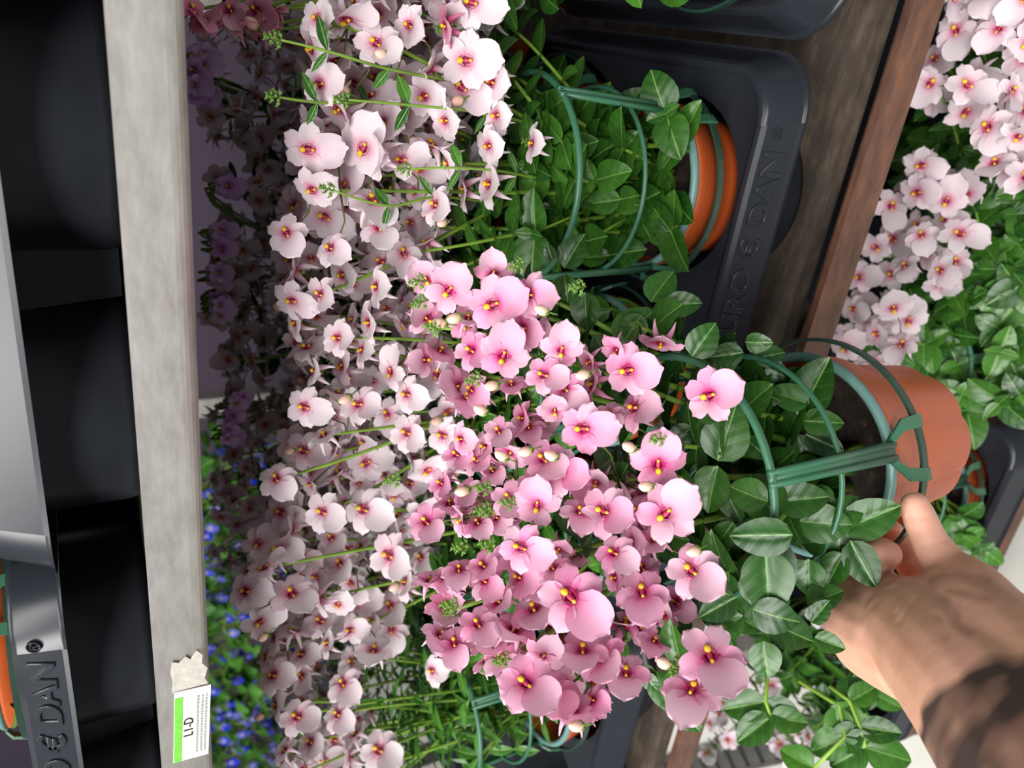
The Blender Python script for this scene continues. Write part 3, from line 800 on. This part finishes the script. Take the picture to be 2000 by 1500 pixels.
for mind, ya, yb, sz in ((38, .365, .415, .0250), (29, .42, .51, .0235)):
    for (x, y) in scatter(PF, mind, 9000, rg):
        if mind == 38 and any((x-a)**2 + (y-b)**2 < 46*46 for a, b in taken): continue
        p = ony(x, y, rg.uniform(ya, yb)); l, n = view_frame(p, rg.gauss(8, 45), rg.uniform(-5, 84), rg.gauss(0, 34))
        assign((p, l, n, sz*rg.uniform(.85, 1.12)))
# flowers further back, in the shade under the upper shelf
PB = [(440,560),(500,430),(500,100),(560,40),(590,300),(590,900),(540,1000),(480,1080),(420,1040),(420,960),(450,860)]
for (x, y) in scatter(PB, 33, 1500, rg):
    p = ony(x, y, rg.uniform(.56, .66)); l, n = view_frame(p, rg.gauss(8, 60), rg.uniform(20, 80), rg.gauss(0, 35))
    k = min(('B', 'B2', 'B3'), key=lambda q: abs(MAIN[q][0].location.x - p.x)); MAIN[k][1].append((p, l, n, .023))
for (x, y, s) in [(375,20,90),(470,50,80),(500,20,80),(450,20,70),(520,60,70),(400,45,70),(870,50,85),(540,20,60)]:
    p = ony(x, y, .40 if x < 560 else .37); l, n = view_frame(p, rg.gauss(30, 40), rg.uniform(20, 70), rg.gauss(0, 30)); MAIN['D2'][1].append((p, l, n, s/F_PX*(p-CAM).dot(FWD)))
for k, (r, fl) in MAIN.items():
    loose = k in ('C', 'C2')
    full = True
    fl.sort(key=lambda f: (f[0]-CAM).length)
    keep = fl[:290]
    grow(r, keep, 20 if loose else 15, 'narrow' if loose else 'fresh', .030 if loose else .024, 'dusk' if k == 'D2' else 'pale', full, leaf_low=.0, leaf_top=.16 if loose else .12, node=.017 if loose else .016, sr=.0013, rng=rg)
    b = r.location
    # leafy side shoots low in the cage
    for i in range(48 if k == 'A' else 26 if k in ('D', 'C', 'A2', 'A3') else 8):
        a = rg.uniform(0, 2*math.pi); rr = rg.uniform(.01, .05); h = POT_H + rg.uniform(.0, .085)
        p = Vector((rr*math.cos(a), rr*math.sin(a) - .008, h)); t = Vector((rg.uniform(-.5, .5), rg.uniform(-.8, .2), 1)).normalized()
        s1 = Quaternion(t, rg.uniform(0, 6.28)) @ t.orthogonal().normalized()
        mb = MB(); mb.tube([p - Vector((p.x*.5, p.y*.5, .045)), p], .0009, 5); mb.build('side_stem', STEM, r)
        for sg in (-1, 1):
            leaf(r, p, s1*sg + t*.35, t - s1*sg*.35, rg.uniform(.019, .031), 'narrow' if loose else 'fresh')
        if i % 2 == 0:
            s2 = t.cross(s1)
            for sg in (-1, 1): leaf(r, p + t*.004, s2*sg + t*.6, t - s2*sg*.6, rg.uniform(.009, .015), 'narrow' if loose else 'fresh')
    for f in keep[5::9]:
        p = f[0] + Vector((rg.uniform(-.01, .01), -.006, rg.uniform(-.006, .012))); d = Vector((rg.uniform(-.4, .4), -.5, 1)).normalized()
        obj('flower_bud', BUD, r, frame(p - b, d.orthogonal(), d, rg.uniform(.0055, .0075)))

# long flowering stems of the front plant that cross in front of the blooms
rA = MAIN['A'][0]; bA = rA.location
for pts in ([(548,78),(640,100),(760,135),(900,160),(1010,172),(1120,215)], [(680,195),(800,205),(950,222),(1100,258),(1240,300)], [(650,372),(760,402),(850,385),(960,395),(1090,420)], [(800,330),(900,328),(1010,340),(1150,372),(1290,432)], [(545,190),(620,200),(720,205),(830,240)]):
    W = [ony(x, y, .345 + .10*(i/(len(pts)-1))**2) for i, (x, y) in enumerate(pts)]
    P = []
    for a in range(len(W)-1):
        p0, p1, p2, p3 = W[max(a-1, 0)], W[a], W[a+1], W[min(a+2, len(W)-1)]
        for k in range(5):
            t = k/5; P.append(.5*((2*p1) + (p2-p0)*t + (2*p0-5*p1+4*p2-p3)*t*t + (3*p1-p0-3*p2+p3)*t**3))
    P.append(W[-1])
    mb = MB(); mb.tube([v - bA for v in P], [.0005 + .0007*i/len(P) for i in range(len(P))], 6); mb.build('stem', STEM, rA)
    d = (W[0]-W[1]).normalized(); obj('bud_cluster', BUDC, rA, frame(W[0] - bA, d.orthogonal(), d, .0042))
    for q in W[1:3]:
        t = (W[1]-W[2]).normalized(); s1 = t.cross((CAM-q).normalized())
        for sg in (-1, 1): leaf(rA, q - bA, s1*sg + t*.5, (CAM-q).normalized(), rg.uniform(.010, .016), 'narrow')
# ---- plants on the lowest shelf
LOW = []
lx = LTX + .012 + TL/2
for (x, y, lab) in [(lx + H0[0][0] - .16, .290 + H0[0][1], 'pale flowering plant on the lowest shelf at the top right of the picture'),
                    (lx + H0[1][0] - .16, .290 + H0[1][1], 'pale flowering plant on the lowest shelf right below the rusty shelf edge'),
                    (LTX - .0875, .285 + H0[0][1], 'small leafy plant without blooms in the lowest tray beside the hand'),
                    (LTX - .0875 - PIT, .285 + H0[1][1], 'pale flowering plant on the lowest shelf below the wrist')]:
    r = plant_root(x, y, LZ + .003, lab, rg.uniform(0, 2)); LOW.append([r, []])
P1 = [(1850,-20),(2010,-20),(2010,350),(1940,340),(1880,220),(1800,200),(1830,80)]
P2 = [(1760,300),(1900,360),(1890,500),(1840,560),(1740,540),(1790,630),(1740,720),(1640,700),(1660,560),(1720,420)]
P4 = [(1380,1420),(1380,1480),(1440,1480),(1480,1400),(1550,1500),(1580,1440),(1500,1320),(1430,1330)]
for P, k, zz, mind in ((P1, 0, -.10, 62), (P2, 1, -.11, 52), (P4, 3, -.15, 46)):
    for lay in range(2):
        for (x, y) in scatter(P, mind, 800, rg):
            p = onz(x, y, zz - lay*.03 + rg.uniform(-.012, .012)); l, n = view_frame(p, rg.gauss(30, 70), rg.uniform(0, 50), rg.gauss(0, 20))
            LOW[k][1].append((p, l, n, (.027 if k < 2 else .022)*rg.uniform(.85, 1.1)))
for (x, y) in [(1590,1140),(1600,1200),(1670,1280),(1640,1180)]:
    p = onz(x, y, -.16); l, n = view_frame(p, 30, 20); LOW[3][1].append((p, l, n, .026))
for i, (r, fl) in enumerate(LOW):
    b = r.location
    if fl: grow(r, fl, 12, 'fresh', .030, 'pale', True, leaf_low=0, leaf_top=.16, node=.018, rng=rg)
    areas = {0: [(1780,250),(2010,330),(2010,560),(1900,600),(1760,520)], 1: [(1900,520),(2010,560),(2010,800),(1840,820),(1750,720),(1790,560)],
             2: [(1830,1000),(1890,1000),(1920,1080),(1850,1110)], 3: [(1440,1180),(1660,1230),(1720,1350),(1650,1390),(1500,1310)]}[i]
    for (x, y) in scatter(areas, 26 if i == 2 else 42 if i == 3 else 33, 900, rg):
        p = onz(x, y, {0: -.22, 1: -.24, 2: -.29, 3: -.22}[i] + rg.uniform(-.03, .03)); t = Vector((rg.uniform(-.5, .5), rg.uniform(-.9, 0), 1)).normalized()
        s1 = Quaternion(t, rg.uniform(0, 6.28)) @ t.orthogonal().normalized()
        mb = MB(); q = b + Vector((rg.uniform(-.03, .03), rg.uniform(-.03, .03), POT_H - .018))
        mb.tube([v - b for v in bez(q, q + Vector((0, 0, .05)), p - t*.03, p, 8)], .0012, 5); mb.build('side_stem', STEM, r)
        for sg in (-1, 1):
            leaf(r, p - b, s1*sg + t*.3, t - s1*sg*.3, rg.uniform(.018, .032), 'fresh')
            s2 = t.cross(s1); leaf(r, p - b + t*.004, s2*sg + t*.5, t - s2*sg*.5, rg.uniform(.012, .02), 'fresh')
# trailing leafy stems in front of the floor
r = LOW[3][0]; b = r.location
for pts in ([(1560,1330),(1640,1380),(1650,1440),(1590,1500)], [(1620,1340),(1660,1370),(1680,1420),(1690,1460)], [(1500,1300),(1495,1370),(1505,1400)]):
    W = [atd(x, y, .60) for x, y in pts]
    mb = MB(); mb.tube([v - b for v in W], .0014, 6); mb.build('stem', STEM, r)
    for q, q2 in zip(W, W[1:]):
        t = (q2-q).normalized(); s1 = t.cross((CAM-q).normalized())
        for sg in (-1, 1): leaf(r, q2 - b, s1*sg + t*.4, (CAM-q).normalized(), rg.uniform(.022, .030), 'fresh')

# ---- plants on the upper shelf, only the pot front and leaves show
ux = e.x - TL/2 - .003
for (k, lab) in [(0, 'green leafy plant with orange pot rim on the upper shelf, bottom left of the picture')]:
    x, y = ux + H0[k][0], .336 + H0[k][1] + .004
    x = ony(50, 1345, y - .05).x
    r = plant_root(x, y, UZ + .003, lab, R_(-90 + 52)); r.scale = (1, 1, .84)
    b = r.location
    for i in range(60):
        a = rg.uniform(0, 6.28); rr = rg.uniform(.0, .085); h = POT_H + rg.uniform(-.004, .10)
        p = Vector((rr*math.cos(a), rr*math.sin(a), h)); t = Vector((p.x*6, p.y*6 - .3, 1)).normalized()
        mb = MB(); mb.tube([Vector((p.x*.3, p.y*.3, POT_H-.018)), p], .0012, 5); mb.build('side_stem', STEM, r)
        s1 = Quaternion(t, rg.uniform(0, 6.28)) @ t.orthogonal().normalized()
        for sg in (-1, 1): leaf(r, p, s1*sg + t*.3, t - s1*sg*.3, rg.uniform(.018, .03), 'fresh')

# ---- purple flowering plants at the back edge of the shelf, hanging down in the shade
def spray(name, label, base, kind, pts, size, group, lh=.10, ln=40):
    r = empty(name, base); tag(r, label, 'potted plant', group); b = Vector(base)
    p = obj('pot', POT, r); obj('soil', SOILM, r)
    mb = MB()
    for q in pts:
        mb.tube([v - b for v in bez(b + Vector((0, 0, POT_H-.02)), b + Vector((0, 0, POT_H+.12)), q + Vector((0, 0, .05)), q, 8)], .001, 5)
        n = Vector((rg.uniform(-.5, .5), -1, rg.uniform(-.2, .6))); flower(r, q - b, Vector((0, 0, -1)), n, size*rg.uniform(.8, 1.2), kind, False)
    mb.build('stems', STEM, r)
    for i in range(ln):
        a = rg.uniform(0, 6.28); rr = rg.uniform(.02, .09); q = Vector((rr*math.cos(a), rr*math.sin(a), POT_H + rg.uniform(.0, lh)))
        leaf(r, q, Vector((math.cos(a), math.sin(a), rg.uniform(-.3, .5))), Vector((0, -.4, 1)), rg.uniform(.025, .045), 'fresh')
    return r
def cl(lst, y, jit=9, n=7):
    return [ony(x + rg.uniform(-jit, jit), yy + rg.uniform(-jit*1.6, jit*1.6), y + rg.uniform(-.01, .01)) for x, yy in lst for _ in range(n)]
GP = 'purple flowering plants in the shade'
spray('potted_purple_flower', 'purple flower cluster in the shade below the steel rail, near the top', (-.10, .76, zt), 'purple', cl([(385,120),(375,165),(390,180)], .54, 12, 6), .016, GP)
spray('potted_purple_flower', 'purple drooping flower spike in the shade below the middle of the steel rail', (-.24, .76, zt), 'purple', cl([(440,360),(428,440),(430,480),(425,540),(428,590),(430,610)], .54, 7, 4), .014, GP)
spray('potted_purple_flower', 'purple flower spray in the shade beside the pale flowers, near the white tray', (-.40, .76, zt), 'purple', cl([(455,800),(450,850),(465,790)], .54, 9, 4), .014, GP)

# ---- another trolley behind with blue flowers
BY = 1.15
br = empty('back_trolley', (-.75, BY, 0)); tag(br, 'second galvanised trolley shelf standing in the aisle behind, carrying blue flowers', 'trolley')
for z in (-.03, .43):
    mb = MB(); mb.box((-1.1, 0, z-.01), (.75, .5, z)); mb.build('board', WOOD, br, smooth=False)
    mb = MB(); mb.box((-1.1, -.006, z-.02), (.75, 0, z+.006)); mb.build('front_rail', GALV, br, smooth=False)
for x in (-1.08, .14, .73):
    mb = MB(); mb.box((x-.016, .02, FLOOR_Z), (x+.016, .05, 1.0)); mb.build('post', GALV, br, smooth=False)
tray('plant_tray', -1.15, BY+.02, -.03, .9, .29, [(-.36 + .12*i, .08) for i in range(7)], 'black plastic tray of blue flowers on the trolley behind')
for i in range(7):
    x = -1.51 + .12*i
    pts = [Vector((x + rg.uniform(-.075, .075), BY + .07 + rg.uniform(-.06, .03), -.03 + POT_H + rg.uniform(.03, .27))) for _ in range(40)]
    spray('potted_lobelia', 'blue flowering plant on the trolley behind, %s from the picture bottom' % ('first', 'second', 'third', 'fourth', 'fifth', 'sixth', 'seventh')[i], (x, BY + .10, -.027), 'blue', pts, .019, 'blue flowering plants on the trolley behind', .24, 110)
mb = MB(); mb.box((-4, 3.0, FLOOR_Z), (3, 3.05, 2.6)); tag(mb.build('wall_back', simple('dark_mauve_wall', (70, 58, 74), .85), smooth=False), kind='structure')

# ================================================================== HAND
def hand():
    root = None
    mb = MB()
    def chain(pts, n=16, sub=6):
        # pts: (px, py, dist, radius): a tapering capsule chain along a smooth line
        W = [atd(x, y, d) for x, y, d, r in pts]; R = [r for *_, r in pts]
        P = []; Q = []
        for i in range(len(W)-1):
            p0, p1, p2, p3 = W[max(i-1, 0)], W[i], W[i+1], W[min(i+2, len(W)-1)]
            for k in range(sub):
                t = k/sub
                P.append(.5*((2*p1) + (p2-p0)*t + (2*p0-5*p1+4*p2-p3)*t*t + (3*p1-p0-3*p2+p3)*t**3)); Q.append(R[i]*(1-t) + R[i+1]*t)
        P.append(W[-1]); Q.append(R[-1])
        mb.tube(P, Q, n); mb.ball(P[0], Q[0]*.99, 16, 10); mb.ball(P[-1], Q[-1]*.99, 16, 10)
    # forearm and wrist, two strands side by side give the flattened section
    chain([(2190,1700,.315,.033),(2030,1490,.335,.031),(1905,1345,.355,.027),(1800,1235,.385,.024)])
    chain([(2240,1640,.325,.033),(2075,1430,.345,.030),(1945,1275,.365,.025),(1870,1190,.39,.020)])
    # body of the hand
    chain([(1860,1295,.375,.024),(1775,1230,.395,.024),(1740,1205,.405,.020)])
    chain([(1800,1270,.385,.024),(1715,1235,.405,.022),(1690,1200,.415,.019)])
    chain([(1900,1235,.375,.021),(1815,1205,.400,.013)])
    # thumb on the near side of the pot
    chain([(1935,1235,.372,.0205),(1890,1155,.388,.0150),(1846,1103,.395,.0096),(1815,1055,.396,.0078),(1797,1013,.394,.0073),(1787,987,.393,.0064)])
    # index finger curls behind the leaves and comes back to pinch the rim
    chain([(1730,1205,.405,.0175),(1688,1165,.418,.0118),(1668,1110,.424,.0086),(1694,1082,.414,.0074),(1720,1080,.405,.0074),(1732,1083,.403,.0070)])
    # middle, ring and little finger below the pot
    chain([(1800,1190,.415,.013),(1810,1140,.428,.0095),(1782,1102,.434,.0080),(1760,1072,.436,.0072),(1747,1058,.436,.0062)])
    chain([(1700,1225,.420,.016),(1655,1190,.438,.011),(1650,1130,.455,.0098),(1690,1085,.465,.009),(1735,1040,.470,.008)])
    chain([(1690,1250,.420,.015),(1650,1225,.440,.010),(1655,1175,.460,.0088),(1700,1120,.474,.008)])
    o = mb.build('person', SKIN)
    md = o.modifiers.new('remesh', 'REMESH'); md.mode = 'VOXEL'; md.voxel_size = .0013; md.use_smooth_shade = True
    sm = o.modifiers.new('smooth', 'SMOOTH'); sm.factor = .5; sm.iterations = 9
    bpy.context.view_layer.update()
    me = bpy.data.meshes.new_from_object(o.evaluated_get(bpy.context.evaluated_depsgraph_get()))
    o.modifiers.clear(); o.data = me; me.materials.clear(); me.materials.append(SKIN); me.name = 'person'
    # skin folds: press thin grooves into the surface
    folds = []
    def fold(pts, wd, dp):
        W = [atd(x, y, .39) for x, y in pts]; folds.append(([pix(p) for p in W], wd, dp))
    fold([(1766,1014),(1785,1012),(1812,1010)], 5.25, 0.000315); fold([(1795,1068),(1822,1062),(1848,1054)], 5.25, 0.000405); fold([(1800,1074),(1836,1066)], 4.5, 0.00027)
    fold([(1815,1128),(1840,1118),(1890,1118),(1925,1130)], 6.75, 0.00072)
    fold([(1838,1160),(1862,1180),(1868,1210),(1890,1225)], 10.5, 0.00099); fold([(1852,1150),(1880,1150),(1920,1162)], 9, 0.00054)
    fold([(1830,1200),(1845,1215),(1848,1240)], 7.5, 0.00045); fold([(1885,1185),(1893,1210),(1892,1235)], 7.5, 0.00045)
    fold([(1790,1165),(1770,1190),(1755,1215)], 6, 0.00027); fold([(1775,1165),(1750,1200)], 4.5, 0.00018)
    for v in me.vertices:
        c = v.co; 
        if v.normal.dot((CAM - c).normalized()) < .05: continue
        x, y = pix(c); dd = 0
        for P, wd, dp in folds:
            for (ax, ay), (bx, by) in zip(P, P[1:]):
                ux_, uy_ = bx-ax, by-ay; t = max(0, min(1, ((x-ax)*ux_ + (y-ay)*uy_)/(ux_*ux_+uy_*uy_)))
                q = math.hypot(x-ax-t*ux_, y-ay-t*uy_)
                if q < wd*3: dd = max(dd, dp*math.exp(-(q/wd)**2))
        if dd: v.co = c - v.normal*dd
    me.update()
    tag(o, "person's tattooed left forearm and hand pinching the orange pot", 'person')
    # nail of the index finger, seen from its edge
    c = atd(1742, 1066, .402); nb = MB(); nb.ball((0, 0, 0), (.0045, .0036, .0009), 12, 6)
    nb.build('fingernail', NAIL, o, frame(c, (IX*.7 - IY*.5), (IX*.5 - IY*.75 + (CAM-c).normalized()*.5), 1))
    return o
hand()
